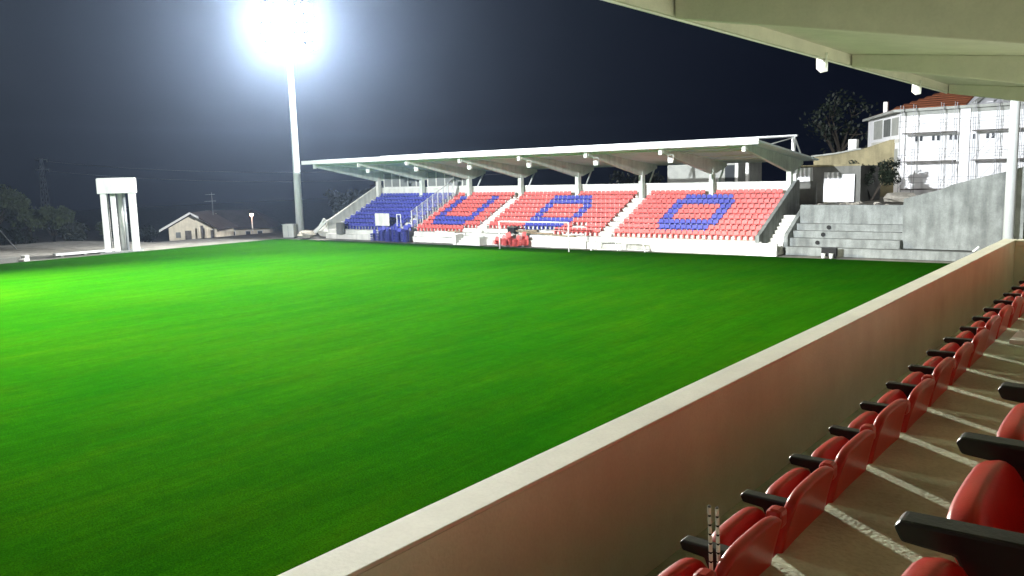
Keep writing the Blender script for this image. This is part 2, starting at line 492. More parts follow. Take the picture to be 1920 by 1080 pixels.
rest = MB(); proto_seat = far_seat_mesh()
for block, x0, n in blocks:
    for r in range(1, ROWS + 1):
        for i in range(n):
            if block == 'D' and r == 1 and i < 17: continue          # covered by building materials
            if block == 'D' and r == 2 and i > 19 and i < 23: continue
            if block == 'U' and r == 1 and i > 12: continue
            if block == 'plain' and r <= 3 and i in (20, 21): continue
            x = x0 + PITCH * (i + .5); y = tread_y(r) + .48; z = tread_z(r)
            if abs(x - min(COLX, key=lambda c: abs(c - x))) < .4 and r == 9: continue
            blue = is_blue(block, r, i)
            dz = random.uniform(-.012, .012); rz = random.uniform(-.05, .05)
            if block == 'O' or (block == 'D' and i >= 20):
                o = bpy.data.objects.new('stadium_seat', seat_mesh['blue' if blue else 'red'])
                COL.objects.link(o); o.location = (x, y, z + dz * .3); o.rotation_euler = (0, 0, rz)
                c = 'blue' if blue else 'red'
                if block == 'O':
                    lab = '%s seat, %s row from bottom, %s from left in block with letter O' % (c, ORD[r], ORD[i + 1])
                else:
                    lab = '%s seat, %s row from bottom, %s from right in block with letter D' % (c, ORD[r], ORD[n - i])
                tag(o, lab, 'seat', 'seats of the far grandstand')
            else:
                rest.mi = 1 if blue else 0
                b = len(rest.v); ca, sa = math.cos(rz), math.sin(rz)
                rest.v += [(x + vx * ca - vy * sa, y + vx * sa + vy * ca, z + vz) for vx, vy, vz in proto_seat.v]
                for f in proto_seat.f:
                    rest.f.append(tuple(b + q for q in f)); rest.m.append(rest.mi)
o = rest.build('stadium_seats', [M['red_far'], M['blue_far']])
tag(o, 'rows of blue and red seats filling the left blocks of the far grandstand', 'seats', kind='stuff')

# ---- small white floodlights under the beam tips


def roof_lamp(name, size, m_body, m_lens):
    t = empty(name)
    s = size
    MB().hexa([(-s / 2, -s * .2, -s * .5), (s / 2, -s * .2, -s * .5), (s / 2, s * .35, -s * .38), (-s / 2, s * .35, -s * .38),
               (-s / 2, -s * .35, s * .38), (s / 2, -s * .35, s * .38), (s / 2, s * .2, s * .5), (-s / 2, s * .2, s * .5)]).build('housing', m_body, t, s * .05)
    MB().hexa([(-s * .43, -s * .225, -s * .42), (s * .43, -s * .225, -s * .42), (s * .43, -s * .205, -s * .42), (-s * .43, -s * .205, -s * .42),
               (-s * .43, -s * .36, s * .32), (s * .43, -s * .36, s * .32), (s * .43, -s * .34, s * .32), (-s * .43, -s * .34, s * .32)]).build('lens', m_lens, t)
    b = MB()
    b.box(-s * .56, -s * .51, -s * .06, s * .06, -s * .05, s * .95).box(s * .51, s * .56, -s * .06, s * .06, -s * .05, s * .95)
    b.box(-s * .56, s * .56, -s * .06, s * .06, s * .952, s * 1.0)
    b.build('mounting_bracket', m_body, t)
    return t


fl = roof_lamp('roof_lamp', .42, M['white_paint'], M['lens_off'])
for i, x in enumerate(COLX[1:7]):
    o = fl if i == 0 else dup(fl)
    o.location = (x + .38, 59.5, 7.32); o.rotation_euler = (0, 0, 0)
    lab = 'small white floodlight under the far grandstand roof, %s from the left' % ORD[i + 1]
    tag(o, lab, 'floodlight', 'floodlights under the far roof')

# ------------------------------------------------------------------ floodlight towers


def floodlight_tower(base, aim, kind, label, rows=5, cols=6, head_z=24.0, r0=.46, r1=.27, spot_deg=160, blend=.6, group='floodlight towers'):
    az = math.atan2(aim[1] - base[1], aim[0] - base[0])
    t = empty('floodlight_tower', (base[0], base[1], base[2]), az - math.pi / 2, label, 'floodlight', group)
    # local: +y towards the aim
    MB().tube((0, 0, 0), (0, 0, head_z + 2.6), r0, r1, 16).build('pole', M['steel_white'], t, smooth=True)
    MB().prism_z([(.7 * math.cos(a), .7 * math.sin(a)) for a in [i * math.pi / 4 + math.pi / 8 for i in range(8)]], -.02, .12).build('base_flange', M['steel_grey'], t)
    dist = math.hypot(aim[0] - base[0], aim[1] - base[1])
    tilt = math.atan2(head_z - aim[2], dist)
    fr = MB()
    for r in range(rows):
        z = head_z + (r - (rows - 1) / 2) * 1.05
        fr.bar((-cols * .5, .30, z - .35), (cols * .5, .30, z - .35), .1, .1)
    for x in (-cols * .33, 0, cols * .33):
        fr.bar((x, .24, head_z - rows * .55), (x, .24, head_z + rows * .5), .09, .09)
    fr.build('head_frame', M['steel_grey'], t)
    hm = MB().tube((0, -.22, 0), (0, .12, 0), .15, .36, 14).tube((0, .121, 0), (0, .18, 0), .38, .38, 14).mesh('lamp_housing', M['steel_grey'])
    lm = MB().tube((0, .182, 0), (0, .20, 0), .35, .35, 14).mesh('lamp_lens', M['lens_lit' if kind == 'corner' else 'lens_side'])
    for r in range(rows):
        for c in range(cols):
            o = bpy.data.objects.new('lamp', hm); COL.objects.link(o); o.parent = t
            o.location = ((c - (cols - 1) / 2) * .98, .62, head_z + (r - (rows - 1) / 2) * 1.05)
            o.rotation_euler = (-tilt, 0, random.uniform(-.15, .15))
            l = bpy.data.objects.new('lens', lm); COL.objects.link(l); l.parent = o
    P, colr = BEAM[kind]
    sd = bpy.data.lights.new('floodlight_beam', 'SPOT'); sd.energy = P; sd.color = colr
    sd.spot_size = math.radians(spot_deg); sd.spot_blend = blend; sd.shadow_soft_size = .7
    so = bpy.data.objects.new('floodlight_beam', sd); COL.objects.link(so); so.parent = t
    so.location = (0, 1.6, head_z); so.rotation_euler = (math.pi / 2 - tilt, 0, 0)
    return t


floodlight_tower((-79.2, 60.0, 0), (-22, 4, 4), 'corner', 'tall white floodlight mast blazing at the left end of the far grandstand', head_z=23.5, spot_deg=84, blend=1.0)
floodlight_tower((-8.4, 62.0, 0), (-82, 51, 0), 'pole', 'white floodlight mast standing before the grey corner wall, top hidden by roof', head_z=26.0, r0=.33, r1=.22, spot_deg=50, blend=1.0)
floodlight_tower((-84.0, 8.0, 0), (-50, 20, 0), 'near', 'floodlight mast on the left touchline outside the picture', head_z=32.0, spot_deg=66, blend=1.0)
floodlight_tower((-30.0, -52.0, 0), (-37, 73, 15), 'back', 'floodlight mast behind the near goal line outside the picture', head_z=27.0, spot_deg=52, blend=.9)

# ------------------------------------------------------------------ the near stand (camera side)
near = empty('main_stand', (-1.0, 0, 4.6), 0, 'near stand with pinkish parapet wall, concrete treads and overhanging roof', 'grandstand')
Z1, Z2, Z3 = 6.5 - 1.87, 6.5 - 1.21, 6.5 - .55
Y0, Y1 = -3.0, 14.4
part(MB().box(-2.005, -1.835, Y0, Y1, 0, 5.333), 'parapet_wall', M['parapet'], near)
part(MB().box(-2.007, -1.833, Y0, Y1, 5.335, 5.35), 'parapet_cap', M['parapet_cap'], near, 0.004)
part(MB().box(-1.833, -.925, Y0, Y1, Z1 - .3, Z1), 'tread', M['tread_concrete'], near)
part(MB().box(-.923, -.012, Y0, Y1, Z1 - .3, Z2), 'tread', M['tread_concrete'], near, 0.006)
part(MB().box(-.010, .92, Y0, Y1, Z2 - .3, Z3), 'tread', M['tread_concrete'], near, 0.006)
part(MB().box(.922, 3.4, Y0, Y1, Z3 - .3, Z3 + .6), 'tread', M['tread_concrete'], near)
part(MB().box(-1.833, 3.4, Y1 - .2, Y1 - .002, Z1, 5.27), 'end_wall', M['parapet'], near)
part(MB().box(-1.823, 3.4, Y1 - .22, Y1 + .02, 5.272, 5.35), 'end_wall_cap', M['parapet_cap'], near, 0.008)
part(MB().box(3.402, 3.6, Y0, 50, 0, 9.2), 'rear_wall', M['parapet'], near)


def soffit_z(x): return 10.62 + (x + 9.9) * -0.115
RY0, RY1 = -8.0, 50.0
ys = [RY0, 5, 12, 19, 26, 33, 40, RY1]
for a, b in zip(ys[:-1], ys[1:]):
    r = MB().prism_y([(-9.85, soffit_z(-9.85)), (3.6, soffit_z(3.6)), (3.6, soffit_z(3.6) + .25), (-9.85, soffit_z(-9.85) + .25)], a + .012, b - .012)
    part(r, 'roof_slab', M['soffit'], near)
part(MB().box(-9.95, -9.855, RY0, RY1, 10.22, 10.9), 'fascia', M['soffit'], near)
part(MB().box(-9.99, -9.952, RY0, RY1, 10.18, 10.34), 'drip_trim', M['white_paint'], near)
for y in (5, 19, 33, 49.7):
    def bz(x): return 10.08 - (x + 9.5) * .197
    bmx = MB().prism_y([(-9.80, 10.16), (3.0, bz(3.0)), (3.0, soffit_z(3.0) - .003), (-9.80, soffit_z(-9.8) - .003)], y - .17, y + .17)
    part(bmx, 'beam', M['soffit'], near, 0.03)
# column with base plate at the right
part(MB().box(-.715, -.515, 6.45, 6.65, Z2 + .03, bz(-.6) + 1.2), 'column', M['steel_white'], near)
part(MB().box(-.82, -.42, 6.34, 6.74, Z2 + .001, Z2 + .028), 'base_plate', M['steel_white'], near)

for i, (x, y, z, s) in enumerate([(-10.05, 30.3, 10.05, .46), (-10.05, 43.8, 10.05, .46)]):
    o = roof_lamp('eave_lamp', s, M['white_paint'], M['lens_off'])
    o.location = (x, y, z); o.rotation_euler = (0, math.radians(25), math.radians(-50))
    tag(o, ['larger nearer white floodlight box hanging on the edge of the near roof',
            'smaller farther white floodlight box on the near roof edge above the tiled roof'][i], 'floodlight', 'floodlights on the near roof edge')

# ---- tip-up seats of the near stand


def grid_shell(fun, nu, nv, th):
    """closed thin shell: fun(u, v) -> (point, normal-ish thickness dir)"""
    m = MB()
    A = []; B = []
    for j in range(nv + 1):
        for i in range(nu + 1):
            q, d = fun(i / nu, j / nv)
            A.append(q); B.append(q + d * th)
    n = len(A); m.v = [tuple(q) for q in A + B]
    w = nu + 1
    for j in range(nv):
        for i in range(nu):
            a, b, c, d = j * w + i, j * w + i + 1, (j + 1) * w + i + 1, (j + 1) * w + i
            m.f.append((a, b, c, d)); m.f.append((n + d, n + c, n + b, n + a))
    for i in range(nu):
        m.f.append((i + 1, i, n + i, n + i + 1)); k = nv * w
        m.f.append((k + i, k + i + 1, n + k + i + 1, n + k + i))
    for j in range(nv):
        a, d = j * w, (j + 1) * w
        m.f.append((a, d, n + d, n + a)); a, d = j * w + nu, (j + 1) * w + nu
        m.f.append((d, a, n + a, n + d))
    m.m = [0] * len(m.f)
    return m


def back_fun(u, v):
    # local x: 0 at the armrest tip, + away from the pitch; y along the row; z from armrest top
    z = -.30 + .505 * v
    half = .236 - .023 * smooth((v - .44) / .12)
    if v > .62:
        t = (v - .62) / .38; half = .213 - .022 * t * t * t
    s = 2 * u - 1
    y = half * s
    x = .238 + .075 * v + .004 * s * s
    if v > .62:
        t = (v - .62) / .38; z = z - .022 * t * t * abs(s) ** 5; x += .012 * t * t
    return Vector((x, y, z)), Vector((1, 0, -.15))


def cushion_fun(u, v):
    s = 2 * u - 1
    half = .212
    if v > .8:
        t = (v - .8) / .2; half -= .025 * t * t
    if v < .15: half -= .03 * (1 - v / .15)
    z = -.40 + .385 * v
    if v > .7: z -= .025 * ((v - .7) / .3) ** 2 * abs(s) ** 6
    x = .21 - .165 * v + .006 * s * s
    return Vector((x, half * s, z)), Vector((1, 0, .25))


def make_seat():
    t = empty('folding_seat')
    b = grid_shell(back_fun, 14, 12, .036).build('backrest', M['red_seat'], t, 0, True)
    md = b.modifiers.new('bevel', 'BEVEL'); md.width = .013; md.segments = 3; md.limit_method = 'ANGLE'
    c = grid_shell(cushion_fun, 12, 8, .05).build('cushion', M['red_seat'], t, 0, True)
    md = c.modifiers.new('bevel', 'BEVEL'); md.width = .014; md.segments = 2; md.limit_method = 'ANGLE'
    yy = -.25
    a = MB().prism_y([(0, -.012), (.012, -.036), (.09, -.042), (.105, -.078), (.35, -.085), (.40, -.05), (.40, -.012), (.36, 0), (.01, 0)], yy - .027, yy + .027)
    a.build('armrest', M['black_plastic'], t, .006)
    MB().prism_y([(.24, -.086), (.36, -.086), (.36, -.48), (.31, -.62), (.26, -.62), (.27, -.40)], yy - .02, yy + .02).build('support', M['black_plastic'], t, .004)
    MB().tube((.27, -.21, -.375), (.27, .21, -.375), .018, .018, 8).build('hinge_bar', M['black_plastic'], t)
    MB().box(.292, .345, -.284, -.216, .115, .178).build('joint_cap', M['red_seat'], t, .016)
    return t


ns = make_seat()
first = True
# row 1: armrest tips at x=-1.23, armrest top z=5.28 ; row 2: tips x=-.32, z=5.944
for row, (tx, tz, ys_, n) in enumerate([(-1.23, 5.28, 1.42, 26), (-.32, 5.944, .876, 26)]):
    for i in range(n):
        y = ys_ + .5 * i + .25
        if y > Y1 - .45: continue
        if row == 1 and 6.1 < y < 7.0: continue           # the column stands here
        o = ns if first else dup(ns)
        first = False
        o.location = (tx + random.uniform(-.004, .004), y, tz)
        o.rotation_euler = (0, random.uniform(-.02, .02), random.uniform(-.012, .012))
        if row == 0:
            lab = 'red folding seat with black armrest beside parapet, %s from the bottom of the picture' % ORD[i + 1]
        else:
            lab = 'red folding seat with black armrest in second row, %s from the bottom right' % ORD[i + 1]
        tag(o, lab, 'seat', 'red folding seats of the near stand')

# ---- two striped sticks wedged behind the front row seats
for i, y in enumerate((1.966, 2.013)):
    t = empty('striped_stick', (-.912, y, 5.33), 0, ['left of two thin black and white striped sticks on the front seats',
              'right of two thin black and white striped sticks on the front seats'][i], 'stick', 'striped sticks')
    top = .295 if i == 0 else .275
    MB().tube((0, 0, 0), (0, -.022, top), .0042, .0042, 8).build('rod', M['black'], t)
    for k in range(11):
        za = top - .004 - (k + 1) * .0265 + .0065
        if za < 0: break
        MB().tube((0, -.022 * za / top, za), (0, -.022 * (za + .020) / top, za + .020), .0054, .0054, 10).build('band', M['white_paint'], t)

# ------------------------------------------------------------------ things along the far touchline
t = empty('goal', (-43.1, 56.9, .03), 0, 'white football goal frame standing on the far edge of the grass', 'goal')
for x in (-3.72, 3.72):
    MB().tube((x, 0, 0), (x, 0, 2.44), .06, .06, 12).build('post', M['white_paint'], t, smooth=True)
MB().tube((-3.72, 0, 2.44), (3.72, 0, 2.44), .06, .06, 12).build('crossbar', M['white_paint'], t, smooth=True)
for x in (-3.72, 3.72):
    MB().tube((x, .06, 2.42), (x, .9, 2.1), .02, .02, 8).build('stanchion', M['steel_grey'], t)


def small_goal(loc, rz, w, hgt, label):
    t = empty('training_goal', loc, rz, label, 'goal', 'small training goals')
    MB().tube((-w / 2, 0, .04), (-w / 2 + .22, .05, hgt), .045, .045, 10).build('post', M['white_paint'], t)
    MB().tube((w / 2, 0, .04), (w / 2 - .22, .05, hgt), .045, .045, 10).build('post', M['white_paint'], t)
    MB().tube((-w / 2 + .22, .05, hgt), (w / 2 - .22, .05, hgt), .045, .045, 10).build('crossbar', M['white_paint'], t)
    MB().tube((-w / 2 + .1, .9, .04), (w / 2 - .1, .9, .04), .03, .03, 8).build('ground_bar', M['white_paint'], t)
    for s in (-1, 1):
        MB().tube((s * w / 2, 0, .04), (s * (w / 2 - .1), .9, .04), .03, .03, 8).build('side_bar', M['white_paint'], t)
    n = MB()
    for k in range(13):
        x = -w / 2 + .2 + (w - .4) * k / 12
        n.tube((x, .05, hgt), (x, .9, .06), .007, .007, 4)
    for k in range(1, 7):
        q = k / 7
        n.tube((-w / 2 + .2, .05 + .85 * q, hgt - (hgt - .06) * q), (w / 2 - .2, .05 + .85 * q, hgt - (hgt - .06) * q), .007, .007, 4)
    n.build('net', M['net'], t)


small_goal((-37.0, 58.6, 0.03), .25, 2.3, .85, 'small white training goal standing left by the stand front wall')
small_goal((-34.5, 58.9, 0.03), -.1, 2.5, .72, 'small white training goal with dark net, right of its twin')


def shell_mesh(c):
    s = grid_shell(lambda u, v: (Vector(((2 * u - 1) * .22, (.0 if v < .5 else (v - .5) * .16) - (.42 - v * .84 if v < .5 else 0), (.0 + .03 * (2 * u - 1) ** 2) if v < .5 else (v - .5) * .8)), Vector((0, .3, -1)) if v < .5 else Vector((0, 1, -.3))), 4, 6, .02)
    return s.mesh('seat_shell_' + c, M[c + '_far'])


def seat_stack(loc, rz, n, lean, c, label, group, step=.075):
    t = empty('seat_stack', loc, rz, label, 'seat stack', group)
    t.rotation_euler = (lean[0], lean[1], rz)
    for k in range(n):
        o = bpy.data.objects.new('seat_shell', shells[c]); COL.objects.link(o); o.parent = t
        o.location = (random.uniform(-.02, .02), random.uniform(-.02, .02), .05 + k * step)
        o.rotation_euler = (random.uniform(-.05, .05), random.uniform(-.06, .06), random.uniform(-.1, .1))
    return t


shells = {c: shell_mesh(c) for c in ('red', 'blue')}
bx = [-65.6, -64.95, -64.3, -63.7, -63.1, -62.5, -61.95, -61.35, -60.8]
bn = [11, 14, 16, 14, 17, 16, 14, 18, 17]
for i, x in enumerate(bx):
    seat_stack((x, 59.15 + .18 * (i % 2), .03), random.uniform(-.4, .4), bn[i], (random.uniform(-.05, .05), random.uniform(-.06, .06)), 'blue',
               'stack of spare blue seat shells by the stand, %s from the left' % ORD[i + 1], 'stacked blue seats')
rx = [-49.2, -48.6, -48.0, -47.4, -46.8, -46.2, -45.7]
for i, x in enumerate(rx):
    seat_stack((x, 59.3 + .15 * (i % 2), .10), random.uniform(-.8, .8), [6, 8, 9, 13, 9, 13, 8][i], (random.uniform(-.25, .1), random.uniform(-.35, .35)), 'red',
               'heap of loose red seat shells behind the goal, %s from the left' % ORD[i + 1], 'piled red seats', .07)

o = MB().box(-66.7, -64.55, 60.30, 60.36, 1.55, 2.85).build('site_board', M['stand_concrete'])
tag(o, 'pale green board standing on the front row of the blue block', 'board')
t = empty('hoop_frame', (-63.2, 60.42, 1.06), 0, 'narrow white tubular hoop frame standing beside the pale board', 'frame')
for s in (-1, 1): MB().tube((s * .28, 0, 0), (s * .28, 0, 1.7), .05, .05, 8).build('upright', M['white_paint'], t)
MB().tube((-.28, 0, 1.7), (.28, 0, 1.7), .05, .05, 8).build('top_bar', M['white_paint'], t)

# boards and boxes left on the front ledge
for i, (x, y, z, l, rz, ry, m) in enumerate([(-56.3, 60.1, 1.12, 2.4, .06, .03, 'white_paint'), (-55.2, 60.05, 1.2, 1.9, -.1, -.05, 'wood'), (-55.7, 59.7, .70, 2.2, .0, .02, 'white_paint'),
                                    (-42.2, 60.0, 1.12, 2.6, .05, .04, 'wood'), (-40.9, 60.0, 1.22, 2.2, -.05, -.03, 'white_paint'), (-45.5, 60.6, 1.2, 3.6, .02, .02, 'wood'), (-43.5, 61.0, 1.45, 3.0, -.04, .03, 'stand_concrete'), (-47.0, 60.9, 1.35, 2.8, .03, -.02, 'wood')]):
    o = MB().box(-l / 2, l / 2, -.14, .14, -.05, .05).build('plank', M[m])
    o.location = (x, y, z); o.rotation_euler = (0, ry, rz)
    labs = ['long white board lying on the ledge below the letter U', 'short brown plank leaning across boards below the letter U', 'white board lying lowest on the ledge left of the stair passage',
            'brown plank on the front ledge right of the goal', 'white board on the ledge beside the second stair flight', 'long brown plank seen through the goal below the letter D',
            'pale slab on the second step behind the right goal post', 'brown plank on the first step behind the red heap']
    tag(o, labs[i], 'plank', 'loose boards on the far stand')
t = empty('generator', (-48.4, 60.75, 1.06), 0, 'dark site machine standing on the first step behind the goal', 'machine')
MB().box(-.4, .4, -.25, .25, .12, .6).build('body', M['black'], t, .03)
MB().box(-.45, .7, -.3, .3, .602, .68).build('lid', M['plank_dark'], t)
for s in (-1, 1): MB().box(s * .33 - .05, s * .33 + .05, -.2, .2, 0, .118).build('foot', M['black'], t)

# rubble and site waste at the left end of the stand


def rock(name, loc, s, m, label, cat='rubble', group=None, flat=.7):
    mb = MB(); pts = []
    n1, n2 = 7, 4
    for j in range(1, n2):
        for i in range(n1):
            a = 2 * math.pi * i / n1 + random.uniform(-.2, .2); b = math.pi * j / n2
            r = s * random.uniform(.75, 1.15)
            pts.append((r * math.sin(b) * math.cos(a), r * math.sin(b) * math.sin(a), s * flat * (.5 - .5 * math.cos(math.pi - b)) * 1.2 * random.uniform(.85, 1.1)))
    mb.v = pts + [(0, 0, 0), (0, 0, s * flat * 1.2)]
    nb = len(pts)
    for j in range(n2 - 2):
        for i in range(n1):
            k = (i + 1) % n1
            mb.f.append((j * n1 + i, (j + 1) * n1 + i, (j + 1) * n1 + k, j * n1 + k))
    for i in range(n1):
        k = (i + 1) % n1
        mb.f.append((nb + 1, i, k)); mb.f.append((nb, (n2 - 2) * n1 + k, (n2 - 2) * n1 + i))
    mb.m = [0] * len(mb.f)
    o = mb.build(name, m); o.location = loc
    return tag(o, label, cat, group)


rock('rubble_heap', (-76.3, 58.5, 0), 1.1, M['stone'], 'low grey rubble mound at the left foot of the far grandstand', flat=.75)
rock('rubble_heap', (-75.4, 60.9, 0), 1.3, M['stand_concrete'], 'white heap of broken concrete at the left corner of the far stand', flat=1.0)
for i, (a, b, w) in enumerate([((-76.9, 59.4, .2), (-74.9, 60.4, 2.0), .28), ((-75.9, 59.5, .5), (-74.6, 59.9, 2.2), .22), ((-75.2, 59.2, .8), (-73.9, 59.6, 2.0), .2)]):
    o = MB().bar(a, b, w, .2).build('concrete_beam', M['white_paint'])
    tag(o, ['long white concrete beam leaning at the stand corner, outermost of three', 'white concrete beam leaning at the stand corner, middle of three', 'short white concrete beam leaning at the stand corner, innermost of three'][i], 'beam', 'leaning concrete beams')
t = empty('oil_drum', (-71.9, 59.9, .56), 0, 'dark drum standing at the foot of the left side wall', 'drum')
MB().tube((0, 0, 0), (0, 0, 1.25), .48, .48, 14).build('body', M['dark_render'], t)
for z in (.35, .8): MB().tube((0, 0, z), (0, 0, z + .05), .51, .51, 14).build('rib', M['dark_render'], t)
t = empty('control_cabinet', (-79.3, 58.6, 0), .55, 'white electrical cabinet at the foot of the blazing floodlight mast', 'cabinet')
MB().box(-.65, .65, -.45, .45, .12, 1.55).build('body', M['white_paint'], t, .03)
MB().box(-.72, .72, -.52, .52, 1.552, 1.62).build('lid', M['white_paint'], t)
MB().box(-.6, .6, -.4, .4, 0, .118).build('plinth', M['raw_concrete'], t)
MB().box(-.02, .02, -.47, -.452, .2, 1.45).build('door_seam', M['steel_grey'], t)

# ------------------------------------------------------------------ corner terrace, walls and passage on the right
ter = empty('corner_terrace', (-19, 62, 0), 0, 'bare grey concrete corner terrace with steps right of far grandstand', 'terrace')
part(MB().box(-22.8, -8.6, 61.5, 62.3, 0, .62), 'step', M['raw_concrete'], ter, .02)
part(MB().box(-22.8, -15.0, 62.302, 63.0, 0, 1.22), 'step', M['raw_concrete'], ter, .02)
part(MB().box(-22.8, -15.0, 63.002, 63.7, 0, 1.72), 'step', M['raw_concrete'], ter, .02)
part(MB().box(-22.8, -15.0, 63.702, 64.4, 0, 2.22), 'step', M['raw_concrete'], ter, .02)
part(MB().box(-22.8, -15.0, 64.402, 64.69, 0, 3.62), 'retaining_wall', M['raw_concrete'], ter, .02)
part(MB().prism_x([(61.9, 0), (65.9, 0), (65.9, 3.3), (65.3, 3.3), (62.1, 1.55), (61.9, 1.3)], -23.1, -22.81), 'cheek_wall', M['raw_concrete'], ter)
for i, (y, z) in enumerate([(62.28, .92), (62.98, 1.47), (63.68, 1.97)]):
    part(MB().tube((-20.7 + .18 * i, y, z), (-20.7 + .18 * i, y + .06, z), .14, .14, 12).tube((-20.7 + .18 * i, y - .06, z), (-20.7 + .18 * i, y - .001, z), .16, .16, 12), 'drain_pipe_end', M['black'], ter)
stair = empty('side_stair', (-23.8, 61, 0), 0, 'dusty concrete stair between the far grandstand and the corner terrace', 'stairs')
for i in range(10):
    part(MB().box(-24.33, -23.12, 60.9 + .45 * i, 61.35 + .45 * i - .003, 0, .35 + .27 * i), 'stair_step', M['stand_concrete'], stair)
part(MB().box(-25.2, -22.9, 59.9, 60.19, 0, .95), 'stair_plinth', M['white_paint'], stair, .02)

gw = empty('corner_wall', (-12, 63, 0), 0, 'rough grey concrete retaining wall with rising top edge behind the mast', 'wall')
prof = [(-15.0, .62), (-7.7, .62), (-7.7, 6.2), (-8.75, 5.88), (-9.9, 5.62), (-10.9, 5.35), (-11.9, 5.08), (-12.7, 4.72), (-13.4, 4.55), (-14.1, 4.36), (-15.0, 4.12)]
part(MB().prism_y(prof, 62.9, 63.35), 'wall_face', M['raw_concrete'], gw)

tb = empty('black_chest', (-19.2, 60.35, 0), 0, 'open black chest standing by the terrace foot', 'chest')
MB().box(-.52, .52, -.18, .18, .14, .74).build('body', M['black'], tb, .02)
MB().box(-.55, .55, -.2, .2, .742, .79).build('lid', M['black_plastic'], tb)
for s in (-1, 1): MB().box(s * .4 - .06, s * .4 + .06, -.12, .12, 0, .138).build('foot', M['black'], tb)
for i, x in enumerate((-19.5, -18.95)):
    t = empty('paint_bucket', (x, 59.95, 0.03), 0, ['left of two white buckets in front of the black chest', 'right of two white buckets in front of the black chest'][i], 'bucket', 'white buckets')
    MB().tube((0, 0, 0), (0, 0, .32), .12, .145, 12).build('body', M['white_paint'], t, smooth=True)
    MB().tube((0, 0, .321), (0, 0, .345), .152, .152, 12).build('lid', M['white_paint'], t)
o = MB().tube((-10.4, 62.1, .63), (-10.05, 62.1, .98), .07, .07, 10).build('drain_pipe', M['white_paint'])
tag(o, 'short white pipe sticking out above the near parapet before grey wall', 'pipe')

dw = empty('yard_wall', (-24, 74, 3.4), 0, 'dark grey rendered yard wall behind the terrace', 'wall')
part(MB().box(-26.9, -21.1, 74, 74.3, 2.5, 6.5), 'wall_face', M['dark_render'], dw)
part(MB().box(-27.0, -21.0, 73.95, 74.35, 6.502, 6.66), 'coping', M['tan_render'], dw)
part(MB().box(-21.4, -21.1, 74.302, 80, 2.5, 6.5), 'return_wall', M['dark_render'], dw)


def corrugated(w, h_):
    s = MB(); n = int(w / .09)
    xs = [i * w / n for i in range(n + 1)]
    for i in range(n):
        d0 = .03 if i % 4 in (0, 1) else 0; d1 = .03 if (i + 1) % 4 in (0, 1) else 0
        s.hexa([(xs[i], -d0, 0), (xs[i + 1], -d1, 0), (xs[i + 1], -d1 + .01, 0), (xs[i], -d0 + .01, 0), (xs[i], -d0, h_), (xs[i + 1], -d1, h_), (xs[i + 1], -d1 + .01, h_), (xs[i], -d0 + .01, h_)])
    return s


for i, (x, y, z, w, hh, rot, lab) in enumerate([
        (-26.75, 72.6, 5.2, 2.1, 1.15, (0, -.05, .02), 'small white corrugated sheet leaning beside the right end of the stand'),
        (-24.1, 73.6, 3.46, 1.25, 2.55, (-.03, .03, .0), 'tall narrow white corrugated sheet leaning on the dark yard wall'),
        (-22.95, 73.7, 3.46, 1.45, 2.35, (-.02, 0, .0), 'white ribbed sheet at the right end of the dark yard wall')]):
    o = corrugated(w, hh).build('metal_sheet', M['sheet_white']); o.location = (x, y, z); o.rotation_euler = rot
    tag(o, lab, 'metal sheet', 'white corrugated sheets')
o = MB().box(-26.9, -24.4, 72.75, 72.95, 2.5, 5.19).build('sheet_plinth', M['dark_render'])
tag(o, 'dark grey low wall under the small corrugated sheet', 'wall')

for i in range(16):
    x = random.uniform(-22.3, -16.6); y = random.uniform(65.6, 68.5)
    rock('rubble_stone', (x, y, 3.45), random.uniform(.14, .34), M['stone'] if i % 3 else M['plank_dark'],
         '%s stone from the left in the rubble on the terrace top', 'stone', 'rubble stones on the terrace top')
st = sorted([o for o in COL.objects if o.name.startswith('rubble_stone')], key=lambda o: o.location.x)
for i, o in enumerate(st): o['label'] = 'loose stone in the rubble strip on the terrace top, %s from the left' % ORD[i + 1]
rock('earth_heap', (-17.6, 72.5, 3.4), 1.5, M['stone'], 'pale earth heap at the foot of the scaffolded building', 'heap', flat=.5)

# ------------------------------------------------------------------ scaffolded white building
bd = empty('white_building', (-16, 85, 3.4), 0, 'tall white rendered building behind scaffolding with tiled roof', 'building')
plan = [(-20.7, 85), (-5.5, 85), (-5.5, 98), (-27.3, 98)]
part(MB().prism_z(plan, 3.0, 11.35), 'wall', M['render_white'], bd)
eave = [(-21.3, 84.5), (-5.2, 84.5), (-5.2, 98.6), (-28.1, 98.6)]
part(MB().prism_z(eave, 11.353, 11.6), 'eave', M['render_grey'], bd)
rf = MB()
a, b, c, d = [(x, y, 11.603) for x, y in eave]
r1, r2 = (-17.2, 92.5, 13.9), (-8, 92.5, 13.9)
rf.poly([d, a, r1]); rf.poly([a, (-15.2, 84.5, 11.603), (-15.2, 92.5, 13.9), r1])
rf.poly([(-15.2, 92.5, 13.9), (-15.2, 98.6, 11.603), d, r1])
roofp = part(rf, 'roof', M['tile'], bd)
rf = MB()
rf.poly([(-15.19, 84.5, 11.605), b, r2, (-15.19, 92.5, 13.9)]); rf.poly([b, c, r2]); rf.poly([c, (-15.19, 98.6, 11.605), (-15.19, 92.5, 13.9), r2])
part(rf, 'roof_cover', M['sheet_white'], bd)
